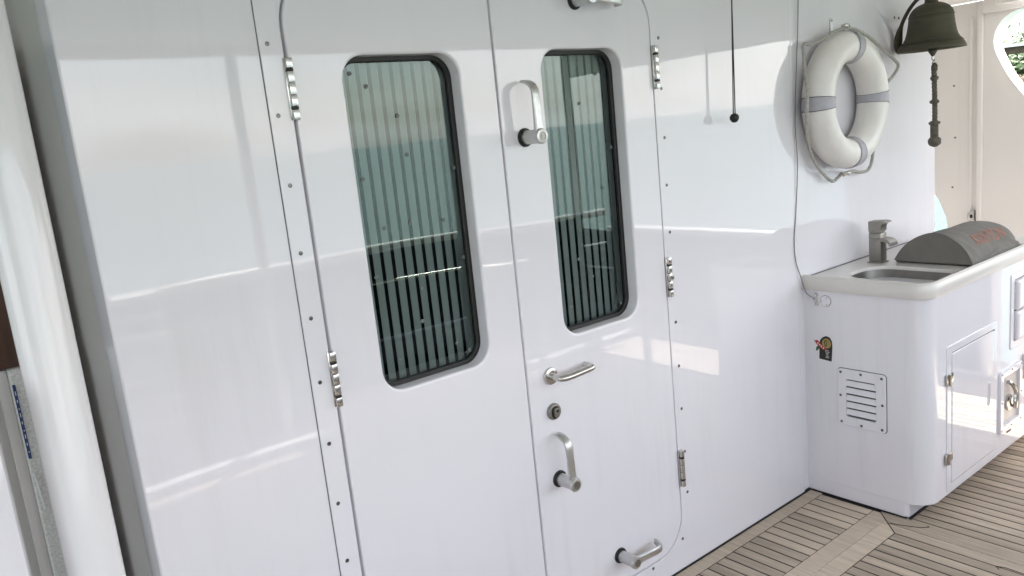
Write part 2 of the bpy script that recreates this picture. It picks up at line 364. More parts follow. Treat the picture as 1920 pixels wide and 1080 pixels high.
# kerb round the stern and lower swim platform, hull
struct(G().box(DX0, DX1, -2.44, -2.362, -0.3, 0.035, 0.012).make('deck_kerb', paint))
struct(G().box(DX0-0.2, 4.95, -3.7, -2.44, -0.75, -0.5, 0.03).make('swim_platform', paint))
struct(G().box(DX0-0.2, 5.05, -3.6, 9.0, -1.9, -0.765, 0.05).make('hull', paint))

# ------------------------------------------------------------------ cabin wall (left panel with door opening)
WT = 0.10
DO = (0.795, 2.028, 0.085, 2.02)                     # door opening
door_hole = rr(DO[0], DO[1], DO[2], DO[3], (0.13, 0.135, 0.14, 0.14), 10)
wall = thing('cabin_wall', (1.5, 0.05, 0), 'glossy white cabin wall around the double doors', 'wall')
plate('wall_panel', rr(0.336, 2.806, 0.002, 2.25, (0.012, 0.002, 0.002, 0.012)), [door_hole], WT, WALL, gel, wall, re=0.005, rh=0.002)
# return at the left end, going back into the recess
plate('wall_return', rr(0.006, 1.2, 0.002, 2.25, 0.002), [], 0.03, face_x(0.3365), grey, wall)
wallr = thing('cabin_wall', (3.4, 0.05, 0), 'glossy white wall behind the life ring and sink counter', 'wall')
plate('wall_panel', rr(2.8075, 4.013, 0.002, 2.25, 0.003), [], WT, front(0.0055), gelr, wallr, re=0.010)
G().box(3.97, 4.010, 0.107, 3.0, 0.002, 2.25).make('wall_return', paint, wallr)
c = G().box(2.8063, 2.8073, 0.008, 0.02, 0.002, 2.25).make('panel_joint', seamm, wallr)
for q in ((1677, 33), (1685, 34)):
    p = PY(q, 0.0055); G().lathe([(0.006, 0), (0.006, 0.0012), (0.0001, 0.0012)], p, (0, -1, 0), 12).make('screw_hole', black, wallr)
# black caulk at the foot of the wall
G().box(0.34, 2.845, -0.0045, 0.004, -0.003, 0.006).make('floor_caulk', caulk, wall)
# dark cabin behind the doors
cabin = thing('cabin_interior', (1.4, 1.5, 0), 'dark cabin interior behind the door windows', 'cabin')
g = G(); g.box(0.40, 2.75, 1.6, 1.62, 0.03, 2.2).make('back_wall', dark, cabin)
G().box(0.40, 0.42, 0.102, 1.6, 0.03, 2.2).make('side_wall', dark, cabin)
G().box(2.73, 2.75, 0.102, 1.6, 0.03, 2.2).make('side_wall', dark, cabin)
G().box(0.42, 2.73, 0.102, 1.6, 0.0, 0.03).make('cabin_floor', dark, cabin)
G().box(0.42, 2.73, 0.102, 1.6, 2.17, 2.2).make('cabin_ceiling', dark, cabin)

# door frame
frame = thing('door_frame', (1.4, 0, 0.05), 'white screwed frame strip around the double doors', 'door frame')
plate('frame_strip', rr(0.7385, 0.7915, 0.003, 2.09, (0.002, 0.002, 0.05, 0.05)), [], 0.0036, front(-0.0036), gelf, frame, re=0.0018)
plate('dark_seam_line', rr(0.7365, 0.7400, 0.003, 2.09, (0.001, 0.001, 0.001, 0.001)), [], 0.0010, front(-0.0010), seamm, frame)
# rubber seal behind the gaps
plate('door_seal', rr(DO[0]-0.006, DO[1]+0.006, DO[2]-0.006, DO[3]+0.006, (0.136, 0.14, 0.146, 0.146), 10), [rr(0.83, 1.36, 0.12, 1.98, 0.12, 10), rr(1.425, 1.995, 0.12, 1.98, 0.12, 10)], 0.006, front(0.047), black, frame)
for q in [(501, 82), (522, 217), (544, 348), (564, 475), (583, 597), (600, 717), (617, 832), (634, 944), (651, 1051)]:
    p = PY(q, -0.0036); screw(frame, (p.x, -0.0036, p.z))
for q in [(1234, 71), (1240, 166), (1246, 258), (1250, 347), (1256, 435), (1262, 521), (1267, 604), (1273, 686), (1278, 766), (1284, 846), (1289, 922), (1280, 1010), (1225, 1066)]:
    p = PY(q, 0); screw(frame, (p.x, 0, p.z), r=0.0056)

# ------------------------------------------------------------------ doors
def hinge(parent, x, zc, h=0.138):
    hg = G().box(x-0.010, x+0.010, -0.0062, -0.001, zc-h/2, zc+h/2, 0.001).make('hinge', chrome, parent)
    segs = [0.0, 0.17, 0.215, 0.40, 0.60, 0.785, 0.83, 1.0]
    names = [1, 0, 1, 1, 1, 0, 1]
    for a, b, kk in zip(segs, segs[1:], names):
        z0 = zc+h/2-h*a; z1 = zc+h/2-h*b
        if kk: G().box(x-0.0075, x+0.0075, -0.0165, -0.004, z1+0.0004, z0-0.0004, 0.0016).make('knuckle', chrome, hg)
        else: G().box(x-0.0074, x+0.0074, -0.0163, -0.004, z1, z0, 0.0012).make('bushing', black, hg)
    return hg
def window(parent, x0, x1, z0, z1, spots, zc_label):
    d = 0.047
    G_out = rr(x0-0.004, x1+0.004, z0-0.004, z1+0.004, 0.062, 8)
    plate('window_gasket', G_out, [rr(x0+0.013, x1-0.013, z0+0.013, z1-0.013, 0.048, 8)], 0.012, front(d-0.006), black, parent, re=0.002, rh=0.004)
    po_ = rr(x0+0.004, x1-0.004, z0+0.004, z1-0.004, 0.055, 8)()
    pane = mk('window_pane', [(u, d+0.003, v) for u, v in po_], [tuple(range(len(po_)))], glass, parent, recalc=False)
    if pane.data.polygons[0].normal.y > 0: pane.data.flip_normals()
    for q in spots:
        p = PY(q, d+0.002); G().lathe([(0.0055, 0.0008), (0.0055, 0), (0.004, -0.0003), (0.0001, -0.0003)], (p.x, d+0.001, p.z), (0, 1, 0), 14).make('spacer_dot', spotm, pane)
spotm = mat('spacer_rubber', (0.13, 0.145, 0.14), 0.5, var=0.2, vscale=90)
def leaf_door(label, x0, x1, win, radii):
    t = thing('cabin_door', ((x0+x1)/2, 0, 0.09), label, 'door')
    plate('door_leaf', rr(x0, x1, 0.091, 2.014, radii, 10), [rr(win[0], win[1], win[2], win[3], 0.06, 8)], 0.044, WALL, gel, t, re=0.004, rh=0.007)
    return t
LW = (0.934, 1.272, 0.976, 1.815); RW = (1.559, 1.884, 0.976, 1.817)
dl = leaf_door('white left-hand cabin door without handles, hinged along the screwed frame strip', 0.8025, 1.3885, LW, (0.12, 0.003, 0.003, 0.13))
dr = leaf_door('white right-hand cabin door carrying four dog levers, chrome handle and lock', 1.3945, 2.0245, RW, (0.003, 0.131, 0.136, 0.003))
window(dl, *LW, [(655, 138), (686, 162), (745, 217), (763, 290), (851, 314), (680, 336), (769, 418), (831, 412), (720, 428), (869, 482), (705, 520), (792, 540), (792, 602), (857, 643), (751, 674), (880, 656)], 0)
window(dr, *RW, [(1086, 194), (1116, 138), (1145, 276), (1130, 352), (1100, 464), (1111, 518), (1164, 568), (1085, 486), (1070, 576)], 0)
for q in ((546, 167), (629, 711)): p = PY(q, -0.008); hinge(dl, 0.7975, p.z)
hinge(dl, 0.7975, 0.385)
for q in ((1229, 126), (1254, 520), (1279, 878)): p = PY(q, -0.008); hinge(dr, 2.0335, p.z, 0.135)

def dog(parent, px_base, direction, ln=0.15):
    b = PY(px_base, 0); h = G(); x, z = b.x, b.z
    hd = h.lathe([(0.0262, 0), (0.0262, -0.004), (0.0235, -0.0085), (0.019, -0.0085)], (x, 0, z), (0, 1, 0), 24).make('dog_lever', black, parent)
    G().lathe([(0.0195, -0.004), (0.0195, -0.058), (0.0205, -0.062), (0.0215, -0.072), (0.0195, -0.0765), (0.0165, -0.0775)], (x, 0, z), (0, 1, 0), 28).make('spindle', alu, hd)
    g = G(); g.lathe([(0.0125, -0.0768), (0.0125, -0.0786), (0.0105, -0.0786), (0.0105, -0.0778), (0.006, -0.0778), (0.006, -0.079), (0.0001, -0.079)], (x, 0, z), (0, 1, 0), 24, True, True).make('spindle_cap', nickel, hd)
    d = Vector(direction); sd = Vector((d.z, 0, -d.x))
    # lever: bar sections (along, depth, half width, half thickness)
    S_ = [(0.006, -0.062, 0.0135, 0.0085), (0.03, -0.0625, 0.0125, 0.0075), (0.075, -0.064, 0.0122, 0.0062), (0.112, -0.065, 0.0125, 0.0055), (0.126, -0.063, 0.0125, 0.0055), (0.138, -0.055, 0.0125, 0.0055), (0.147, -0.041, 0.012, 0.005), (0.151, -0.026, 0.0115, 0.0042), (0.152, -0.016, 0.0105, 0.003)]
    L = []; 
    for i, (a, dep, hw, ht) in enumerate(S_):
        a0 = S_[max(i-1, 0)]; a1 = S_[min(i+1, len(S_)-1)]
        tx, ty = a1[0]-a0[0], a1[1]-a0[1]; l = math.hypot(tx, ty); nx, ny = -ty/l, tx/l
        c_ = Vector((x, dep, z))+d*a
        N = d*nx+Vector((0, ny, 0))
        ring = []
        for su, sv in ((-1, -.55), (-.75, -1), (.75, -1), (1, -.55), (1, .55), (.75, 1), (-.75, 1), (-1, .55)):
            ring.append(c_+sd*hw*su+N*ht*sv)
        L.append(ring)
    G().loops(L).make('lever_arm', alu, hd, 40)
dog(dr, (984, 258), (-0.02, 0, 1)); dog(dr, (1049, 897), (-0.05, 0, 1)); dog(dr, (1163, 1041), (1, 0, -0.05)); dog(dr, (1076, 1), (1, 0, -0.06))
# chrome lever handle
p = PY((1031, 705), 0)
hd = G().lathe([(0.0265, 0), (0.0265, -0.004), (0.0245, -0.008), (0.017, -0.0105), (0.015, -0.0105)], (p.x, 0, p.z), (0, 1, 0), 28).make('door_handle', chrome, dr)
G().tube(spline([(p.x, -0.004, p.z), (p.x, -0.03, p.z), (p.x+0.002, -0.046, p.z), (p.x+0.014, -0.056, p.z), (p.x+0.04, -0.058, p.z), (p.x+0.085, -0.058, p.z+0.002), (p.x+0.118, -0.056, p.z+0.003), (p.x+0.128, -0.05, p.z+0.003), (p.x+0.132, -0.036, p.z+0.003), (p.x+0.132, -0.012, p.z+0.003)], 6), 0.0098, 14).make('lever_arm', chrome, hd)
p = PY((1037, 771), 0)
lk = G().lathe([(0.0255, 0), (0.0255, -0.006), (0.0235, -0.010), (0.018, -0.011), (0.017, -0.010)], (p.x, 0, p.z), (0, 1, 0), 28).make('door_lock', nickel, dr)
plate('lock_cylinder', rr(p.x-0.0085, p.x+0.0085, p.z-0.017, p.z+0.014, 0.0082, 6), [], 0.02, front(-0.021), nickel, lk, re=0.002)
plate('lock_black_ring', rr(p.x-0.013, p.x+0.013, p.z-0.021, p.z+0.018, 0.0128, 6), [], 0.004, front(-0.0128), black, lk, re=0.001)  # black plate around the lock cylinder
G().lathe([(0.0045, 0), (0.0045, -0.001), (0.0001, -0.001)], (p.x, -0.021, p.z+0.005), (0, 1, 0), 12).make('key_slot', black, lk)

# blinds behind the windows
def blind(x0, x1, label, last):
    t = thing('slat_blind', ((x0+x1)/2, 0.09, 0.93), label, 'blind', None)
    G().box(x0-0.01, x1+0.02, 0.084, 0.096, 1.835, 1.86).make('head_rail', slatm, t)
    G().box(x0-0.01, x1+0.02, 0.084, 0.096, 0.915, 0.94).make('bottom_rail', slatm, t)
    pit = 0.0325; n = int((x1-x0-last)/pit)
    for k in range(n+1):
        a = x0+k*pit
        G().box(a, a+0.0215, 0.089, 0.091, 0.938, 1.838, 0.0006).make('slat', slatm, t)
    G().box(x0+(n+1)*pit, x1+0.012, 0.089, 0.091, 0.938, 1.838, 0.0006).make('slat', slatm, t)
blind(0.93, 1.33, 'grey vertical slat blind behind the window of the left-hand cabin door', 0.085)
blind(1.56, 1.93, 'grey vertical slat blind behind the window of the right-hand cabin door', 0.03)

# ------------------------------------------------------------------ left recess
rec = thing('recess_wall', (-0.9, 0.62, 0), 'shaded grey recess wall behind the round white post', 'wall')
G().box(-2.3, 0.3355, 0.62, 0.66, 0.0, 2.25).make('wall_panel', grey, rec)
pst = tag(G().lathe([(0.056, 0.0), (0.056, 0.02), (0.0495, 0.03), (0.0495, 2.19), (0.0495, 2.2515)], (0.2115, -0.06, 0.0), (0, 0, 1), 48).make('round_post', gelp), 'thick round glossy white post standing left of the cabin wall', 'post')
lk_ = thing('speckled_locker', (0.17, 0.30, 0), 'speckled off-white locker edge with blue label strip behind the round post', 'locker')
G().box(0.172, 0.28, 0.30, 0.60, 0.0, 1.195, 0.006).make('locker_side', cream, lk_)
zt = 1.15
lb = plate('label_strip', rr(0.1735, 0.180, 0.985, 1.16, 0.0015), [], 0.0012, front(0.2985), bluel, lk_)
for k in range(9): G().box(0.1762, 0.1776, 0.2968, 0.2984, 1.0+k*0.017, 1.0+k*0.017+0.003+0.003*(k % 3)).make('lettering', whitel, lb)
G().box(0.150, 0.171, 0.33, 0.35, 0.5, 1.19).make('locker_reveal', grey, lk_)
G().tube([(0.176, 0.2975, 0.95), (0.178, 0.2965, 0.93), (0.182, 0.2965, 0.86)], 0.0016, 6).make('cord_loop', whitel, lk_)
tag(G().box(0.08, 0.27, 0.31, 0.58, 1.197, 1.9, 0.004).make('wooden_board', wood), 'dark brown wooden board standing on the speckled locker', 'board')
tag(G().box(-0.25, 0.104, -0.12, 0.02, 0.0, 1.24, 0.02).make('white_locker', gelf), 'plain white deck locker left of the round post', 'locker')

# ------------------------------------------------------------------ roof over the deck
roof = thing('deck_roof', (1.5, -1.5, 2.25), 'white overhanging roof above the aft deck', 'roof')
G().box(-2.35, 4.55, -3.0, 0.0, 2.251, 2.37, 0.03).make('roof_slab', ceil, roof)
G().box(4.53, 4.57, -3.0, -0.052, 1.97, 2.3, 0.008).make('fascia', ceil, roof)
G().box(-2.35, 4.528, -3.02, -2.98, 2.19, 2.3, 0.008).make('fascia', ceil, roof)
G().box(-2.35, 4.95, 0.0, 4.5, 2.252, 2.372, 0.0).make('cabin_top', ceil, roof)
G().box(4.005, 4.93, -0.05, 3.0, 2.035, 2.25, 0.03).make('side_soffit', ceil, roof)
for px_, py_, lab in ((1.75, -2.85, 'slim white roof post beside the boarding ladder'), (-2.1, -2.85, 'slim white roof post at the port stern corner'), (4.4, -2.85, 'slim white roof post at the starboard stern corner')):
    tag(G().lathe([(0.05, 0), (0.05, 0.015), (0.033, 0.02), (0.033, 2.75)], (px_, py_, -0.5), (0, 0, 1), 20).make('roof_post', paint), lab, 'post')

# ------------------------------------------------------------------ side wing with openings
wing = thing('side_wing', (4.95, 0.3, 0), 'pinkish white boat side panel with rounded see-through openings beyond the bell', 'hull panel')
def yz(qs, x=4.9): return [(PX(q, x).y, PX(q, x).z) for q in qs]
right_vis = yz([(1920, 15), (1903, 20), (1881, 35), (1868, 54), (1863, 74), (1865, 93), (1873, 111), (1890, 141), (1920, 178)])
openA = right_vis+[(-0.17, 1.385), (-0.25, 1.335), (-0.34, 1.335), (-0.40, 1.40), (-0.41, 1.55), (-0.40, 1.75), (-0.36, 1.88), (-0.28, 1.945), (-0.16, 1.96)]
left_vis = yz([(1756, 370), (1763, 383), (1768, 395), (1773, 408), (1775, 420), (1777, 437)])
openB = left_vis+[(0.335, 0.66), (0.38, 0.58), (0.5, 0.53), (0.9, 0.53), (1.1, 0.6), (1.2, 0.8), (1.1, 1.05), (0.9, 1.17), (0.62, 1.17), (0.48, 1.09)]
def smooth_loop(P, n=4):
    N = len(P); o = []
    for i in range(N):
        a, b, c_, d = [Vector(P[(i+k) % N]) for k in (-1, 0, 1, 2)]
        for k in range(n):
            t = k/n; v = 0.5*((2*b)+(c_-a)*t+(2*a-5*b+4*c_-d)*t*t+(3*b-a-3*c_+d)*t**3); o.append((v.x, v.y))
    return o
# bounded by a moulded corner at y=0.16
plate('wing_panel', const([(0.172, -0.3), (3.0, -0.3), (3.0, 2.033), (0.172, 2.033)]), [const(smooth_loop(openB))], 0.12, face_x(4.905), warm, wing)
plate('wing_panel', const([(-0.95, -0.3), (0.1415, -0.3), (0.1415, 2.2), (-0.95, 2.2)]), [const(smooth_loop(openA))], 0.125, face_x(4.9), warm, wing)
G().box(4.885, 5.0, 0.142, 0.1715, -0.3, 2.033, 0.008).make('corner_moulding', warm, wing)
G().box(4.895, 4.925, 0.196, 0.214, 0.0, 1.955, 0.006).make('panel_bead', warm, wing)
mp_ = [yz([q])[0] for q in ((1843, 28), (1920, 12))]
G().box(4.872, 4.902, -0.95, 0.141, 1.962, 2.033, 0.008).make('head_rail', warm, wing)
# hatch plate on the wing
hp = yz([(1757, 303), (1775, 352), (1782, 356), (1795, 355), (1798, 350), (1798, 312), (1797, 60), (1757, 60)], 4.902)
plate('hatch_plate', const(hp), [], 0.004, face_x(4.9018), warm, wing)
for q in ((1789, 161), (1791, 258), (1786, 351)):
    p = PX(q, 4.9018); G().lathe([(0.006, 0), (0.006, 0.002), (0.0001, 0.002)], p, (-1, 0, 0), 10).make('screw', screwm, wing)
p = PX((1823, 404), 4.885)
lt = thing('wing_latch', (4.89, p.y, p.z-0.03), 'small chrome latch on the side wing above the grill cover', 'latch')
G().box(4.872, 4.9, p.y-0.012, p.y+0.012, p.z-0.05, p.z+0.03, 0.003).make('latch_body', chrome, lt)
G().box(4.868, 4.873, p.y-0.006, p.y+0.006, p.z-0.012, p.z+0.008).make('latch_slot', black, lt)
G().box(4.868, 4.9, p.y+0.006, p.y+0.022, p.z-0.02, p.z+0.02, 0.003).make('latch_ear', chrome, lt)

# ------------------------------------------------------------------ sink cabinet
YB = -0.482                       # body front
XC = 2.846
cab = thing('sink_cabinet', (3.4, -0.24, 0), 'white outdoor sink cabinet against the wall below the bell', 'cabinet')
def cab_outline(x0, y0, r, x1=4.0, n=10):
    o = [(x1, 0.0052), (x0, 0.0052)]
    for k in range(n+1):
        a = PI+k/n*PI/2; o.append((x0+r+r*math.cos(a), y0+r+r*math.sin(a)))
    o.append((x1, y0)); return o
g = G(); bo = cab_outline(XC, YB, 0.085)
g.loops([[(x, y, 0.062) for x, y in bo], [(x, y, 0.864) for x, y in bo]])
g.make('cabinet_body', gelf, cab)
g = G(); po = [(4.0, 0.005), (XC-0.0004, 0.005), (XC-0.0004, -0.395), (XC+0.012, -0.408), (4.0, -0.412)]
g.loops([[(x, y, 0.004) for x, y in po], [(x, y, 0.0615) for x, y in po]]); g.make('plinth', gelf, cab)
G().box(XC-0.005, XC+0.004, -0.402, -0.004, -0.003, 0.006).box(XC, 4.0, -0.419, -0.411, -0.003, 0.006).make('floor_caulk', caulk, cab)
# countertop: outer lip plus recessed top with sink hole
g = G()
def off(d, z, x1=4.0): return [(x, y, z) for x, y in cab_outline(XC-0.008-d, -0.492-d, 0.075+d, x1)]
L = [off(-0.01, 0.8635), off(0.001, 0.8635), off(0.004, 0.868), off(0.004, 0.903), off(-0.001, 0.916), off(-0.010, 0.9215), off(-0.020, 0.9195), off(-0.034, 0.9085)]
g.loops([l[1:] for l in L], False, False, closed=False)
g.make('counter_edge', counterm, cab)
inner = [(x, y) for x, y, z in off(-0.0335, 0)]
sink_fn = rr(2.925, 3.180, -0.456, -0.112, (0.055, 0.055, 0.10, 0.10), 8)
plate('countertop', const(inner), [sink_fn], 0.03, lambda u, v, d: (u, v, 0.9087-d), counterm, cab, rh=0.006)
g = G(); L = []
for ins, z in ((-0.001, 0.8985), (0.004, 0.885), (0.012, 0.80), (0.03, 0.775), (0.06, 0.770)):
    L.append([(u, v, z) for u, v in sink_fn(ins)])
g.loops(L, False, True); g.make('sink_basin', steel, cab)
G().lathe([(0.03, 0.0), (0.03, 0.003), (0.02, 0.003), (0.0001, 0.001)], (3.05, -0.28, 0.7702), (0, 0, 1), 16).make('drain', chrome, cab)
G().box(XC+0.03, 4.0, -0.0022, 0.003, 0.905, 0.9105).make('counter_sealant', seamm, cab)
# louvred vent on the side
ventb = mat('vent_gap_shade', (0.07, 0.07, 0.072), 0.8, var=0.3, vscale=200)  # dark backing colour standing in for the shade between the louvres
FX = face_x(XC)
v_pts = [PX(q, XC) for q in ((1571, 692), (1663, 809))]
y1v, y0v, z0v, z1v = -0.138, -0.330, 0.327, 0.560
vf = plate('vent', rr(y0v, y1v, z0v, z1v, 0.013, 5), [rr(-0.293, -0.172, 0.365, 0.520, 0.010, 5)], 0.009, face_x(XC-0.009), gelf, cab, re=0.0025, rh=0.001)
plate('dark_seam_line', rr(y0v-0.0025, y1v+0.0025, z0v-0.0025, z1v+0.0025, 0.015, 5), [rr(y0v+0.006, y1v-0.006, z0v+0.006, z1v-0.006, 0.01, 5)], 0.0010, face_x(XC-0.0012), seamm, vf)  # gasket's shadow line around the vent, put in as a dark strip
G().box(XC-0.0008, XC-0.0003, -0.295, -0.170, 0.363, 0.522).make('vent_back', ventb, vf)
for k in range(5):
    zb = 0.374+k*0.0295
    g = G(); ya, yb = -0.2925, -0.1725
    pr_ = [(-0.0012, zb+0.0215), (-0.0012, zb+0.0195), (-0.0080, zb), (-0.0092, zb+0.0015), (-0.0028, zb+0.0215)]
    g.loops([[(XC+a, ya, b) for a, b in pr_], [(XC+a, yb, b) for a, b in pr_]]); g.make('slat', gelf, vf)
for yy, zz in ((y0v+0.014, z0v+0.014), (y0v+0.014, z1v-0.014), (y1v-0.014, z0v+0.014), (y1v-0.014, z1v-0.014), ((y0v+y1v)/2, z0v+0.012), ((y0v+y1v)/2, z1v-0.012), (y0v+0.012, 0.44), (y1v-0.012, 0.45)):
    screw(vf, (XC-0.009, yy, zz), (-1, 0, 0), 0.0055)
# round cover disc and toggle catch
p = PX((1548, 564.5), XC)
cv = G().lathe([(0.0215, 0), (0.0215, 0.003), (0.0195, 0.0055), (0.0001, 0.006)], (XC, p.y, p.z), (-1, 0, 0), 26).make('cover_disc', gelf, cab)
G().lathe([(0.0232, 0), (0.0232, 0.0008), (0.0205, 0.0009)], (XC, p.y, p.z), (-1, 0, 0), 26).make('sealant_ring', seamm, cv)
for a in (0, 2.1, 4.2): screw(cv, (XC-0.0055, p.y+0.015*math.cos(a), p.z+0.015*math.sin(a)), (-1, 0, 0), 0.0022)
p = PX((1531, 561), XC); ct = G().box(XC-0.006, XC, p.y-0.006, p.y+0.012, p.z-0.007, p.z+0.007, 0.002).make('catch', chrome, cab)
for dz in (-0.019, 0.019): G().lathe([(0.0075, 0), (0.0075, 0.004), (0.005, 0.006), (0.0001, 0.004)], (XC, p.y-0.001, p.z+dz), (-1, 0, 0), 14).make('catch_eye', chrome, ct)
G().box(XC-0.003, XC, p.y-0.005, p.y+0.004, p.z-0.02, p.z+0.02).make('catch_plate', chrome, ct)
# front: door, drawers, shower box
F = front(YB)
def fy(q): p = PY(q, YB); return p.x, p.z
cdoor = plate('cabinet_door', rr(3.035, 3.42, 0.105, 0.622, (0.004, 0.012, 0.012, 0.004), 4), [], 0.007, front(YB-0.006), gelf, cab, re=0.003)
plate('door_surround', rr(2.995, 3.45, 0.075, 0.655, 0.01, 4), [rr(3.0318, 3.423, 0.1015, 0.6255, 0.004, 4)], 0.005, front(YB-0.004), gelf, cab, re=0.003, rh=0.001)
G().box(3.0312, 3.4232, YB-0.0009, YB-0.0002, 0.1008, 0.626).make('door_gap', black, cab)
for q in ((1776, 712), (1774, 860)):
    x, z = fy(q)
    h = G().box(x-0.020, x-0.003, YB-0.0095, YB-0.004, z-0.022, z+0.022, 0.002).make('hinge', chrome, cdoor)
    G().tube([(x, YB-0.0105, z-0.023), (x, YB-0.0105, z+0.023)], 0.0055, 10).make('pin', chrome, h)
    G().box(x+0.003, x+0.034, YB-0.0105, YB-0.006, z-0.012, z+0.022, 0.002).make('hinge_leaf', chrome, h)
x, z = fy((1851, 738)); 
plate('pull_slot', rr(x-0.010, x+0.010, z-0.05, z+0.05, 0.0098, 6), [rr(x-0.006, x+0.006, z-0.044, z+0.044, 0.0058, 6)], 0.003, front(YB-0.009), gelf, cdoor, re=0.001)
plate('slot_recess', rr(x-0.006, x+0.006, z-0.044, z+0.044, 0.0058, 6), [], 0.001, front(YB-0.0068), grey, cdoor)
# shower box
x0, z0 = fy((1868, 800)); x1, z1 = fy((1908, 668)); z0, z1 = 0.155, 0.425; x0, x1 = 3.475, 3.70
sb = plate('shower_box', rr(x0, x1, z0, z1, 0.012, 5), [rr(x0+0.028, x1-0.028, z0+0.028, z1-0.028, 0.006, 5)], 0.012, front(YB-0.012), gelf, cab, re=0.003, rh=0.001)
G().box(x0+0.026, x1-0.026, YB-0.0012, YB-0.0004, z0+0.026, z1-0.026).make('box_recess', grey, sb)
cx, cz = (x0+x1)/2, (z0+z1)/2
G().lathe([(0.035, 0), (0.035, 0.008), (0.026, 0.012), (0.0001, 0.012)], (cx-0.01, YB-0.001, cz-0.02), (0, -1, 0), 20).make('mixer_plate', chrome, sb)
G().tube(spline([(cx-0.03, YB-0.008, cz+0.075), (cx-0.015, YB-0.02, cz+0.06), (cx+0.01, YB-0.024, cz+0.02), (cx+0.0, YB-0.026, cz-0.02), (cx+0.012, YB-0.02, cz-0.045)], 5), 0.009, 10).make('mixer_lever', chrome, sb)
for (a, b) in ((x0+.012, z0+.012), (x1-.012, z0+.012), (x0+.012, z1-.012), (x1-.012, z1-.012), (cx, z1-.012), (cx, z0+.012), (x0+.012, cz), (x1-.012, cz)): screw(sb, (a, YB-0.012, b), (0, -1, 0), 0.0038)
G().box(cx-0.018, cx+0.03, YB-0.001, YB-0.0004, z0-0.025, z0-0.017).make('maker_plate', black, cab)
# drawers
plate('drawer_surround', rr(3.585, 4.0, 0.495, 0.815, 0.01, 4), [rr(3.615, 3.998, 0.525, 0.79, 0.004, 4)], 0.006, front(YB-0.005), gelf, cab, re=0.003, rh=0.001)
G().box(3.616, 3.997, YB-0.001, YB-0.0003, 0.526, 0.789).make('drawer_gap', black, cab)
for za, zb in ((0.529, 0.653), (0.660, 0.786)):
    plate('drawer', rr(3.621, 3.994, za, zb, 0.008, 4), [], 0.02, front(YB-0.021), gelf, cab, re=0.012)
x, z = fy((1917, 682)); x = 3.735
lc = G().box(x-0.01, x+0.012, YB-0.012, YB, 0.33, 0.44, 0.003).make('latch', chrome, cab)
G().box(x+0.008, x+0.05, YB-0.028, YB, 0.345, 0.41, 0.006).make('latch_lever', nickel, lc)
# sticker
st = thing('chilli_sticker', (XC, -0.1, 0.56), 'black arched sticker with gold disc and red chilli on the cabinet side', 'sticker')
def sy(qs): return [(PX(q, XC).y, PX(q, XC).z) for q in qs]
body = sy([(1536.5, 672), (1536.5, 645), (1538, 637), (1543, 632), (1549, 630), (1556, 633), (1560, 640), (1561, 650), (1559.5, 678)])
cx_ = sum(p[0] for p in body)/len(body); cz_ = sum(p[1] for p in body)/len(body)
plate('white_border', const([(cx_+(a-cx_)*1.12, cz_+(b-cz_)*1.05) for a, b in body]), [], 0.0004, face_x(XC-0.0004), whitel, st)
plate('black_label', const(body), [], 0.0004, face_x(XC-0.0008), blackp, st)
gp = PX((1550, 644), XC)
plate('gold_disc', const([(gp.y+0.0195*math.cos(a), gp.z+0.0205*math.sin(a)) for a in [2*PI*k/20 for k in range(20)]]), [], 0.0003, face_x(XC-0.0011), gold, st)
plate('seed_mark', const([(gp.y+0.004+0.006*math.cos(a), gp.z+0.0135*math.sin(a)) for a in [2*PI*k/14 for k in range(14)]]), [const([(gp.y+0.004+0.003*math.cos(a), gp.z+0.009*math.sin(a)) for a in [2*PI*k/14 for k in range(14)]])], 0.0003, face_x(XC-0.0014), blackp, st)
plate('chilli', const(sy([(1526, 636), (1529, 638), (1533, 637), (1546, 651), (1551, 655), (1548, 657), (1541, 654), (1531, 644)])), [], 0.0003, face_x(XC-0.0016), red, st)
plate('chilli_leaf', const(sy([(1530, 658), (1531, 650), (1537, 645), (1538, 650), (1535, 655)])), [], 0.0003, face_x(XC-0.0013), green, st)
for k in range(4):
    a = sy([(1534+k*3.4, 643+k*3.2)])[0]; plate('lettering', rr(a[0]-0.0022, a[0]+0.0022, a[1]-0.003, a[1]+0.003, 0.001, 2), [], 0.0002, face_x(XC-0.0018), whitel, st)
for k, wd in enumerate((0.016, 0.019, 0.013, 0.010, 0.014, 0.016)):
    zz = PX((1548, 657+k*2.6), XC).z; plate('small_print', rr(gp.y-0.002-wd/2, gp.y-0.002+wd/2, zz-0.0011, zz+0.0011, 0.0005, 1), [], 0.0002, face_x(XC-0.001), grey, st)

# tap
fx, fyy = 3.238, -0.103
tp = thing('tap', (fx, fyy, 0.909), 'brushed metal square tap standing behind the oval sink', 'tap')
G().box(fx-0.030, fx+0.030, fyy-0.031, fyy+0.031, 0.9085, 0.914, 0.002).make('base', nickel, tp)
G().box(fx-0.025, fx+0.025, fyy-0.026, fyy+0.026, 0.913, 1.035, 0.003).make('column', nickel, tp)
def bent(name, prof, w0):
    g = G(); g.loops([[(fx-w0, a, b) for a, b in prof], [(fx+w0, a, b) for a, b in prof]]); return g.make(name, nickel, tp)
bent('spout', [(fyy+0.01, 1.012), (fyy-0.03, 1.014), (fyy-0.055, 1.010), (fyy-0.068, 0.998), (fyy-0.071, 0.984), (fyy-0.064, 0.984), (fyy-0.058, 0.994), (fyy-0.045, 1.001), (fyy-0.02, 1.003), (fyy+0.01, 1.002)], 0.030)
G().box(fx-0.024, fx+0.024, fyy-0.02, fyy+0.025, 1.036, 1.046).make('neck', nickel, tp)
bent('handle', [(fyy+0.026, 1.043), (fyy+0.026, 1.083), (fyy-0.03, 1.086), (fyy-0.046, 1.083), (fyy-0.046, 1.077), (fyy-0.032, 1.074), (fyy-0.026, 1.062), (fyy-0.026, 1.043)], 0.026)

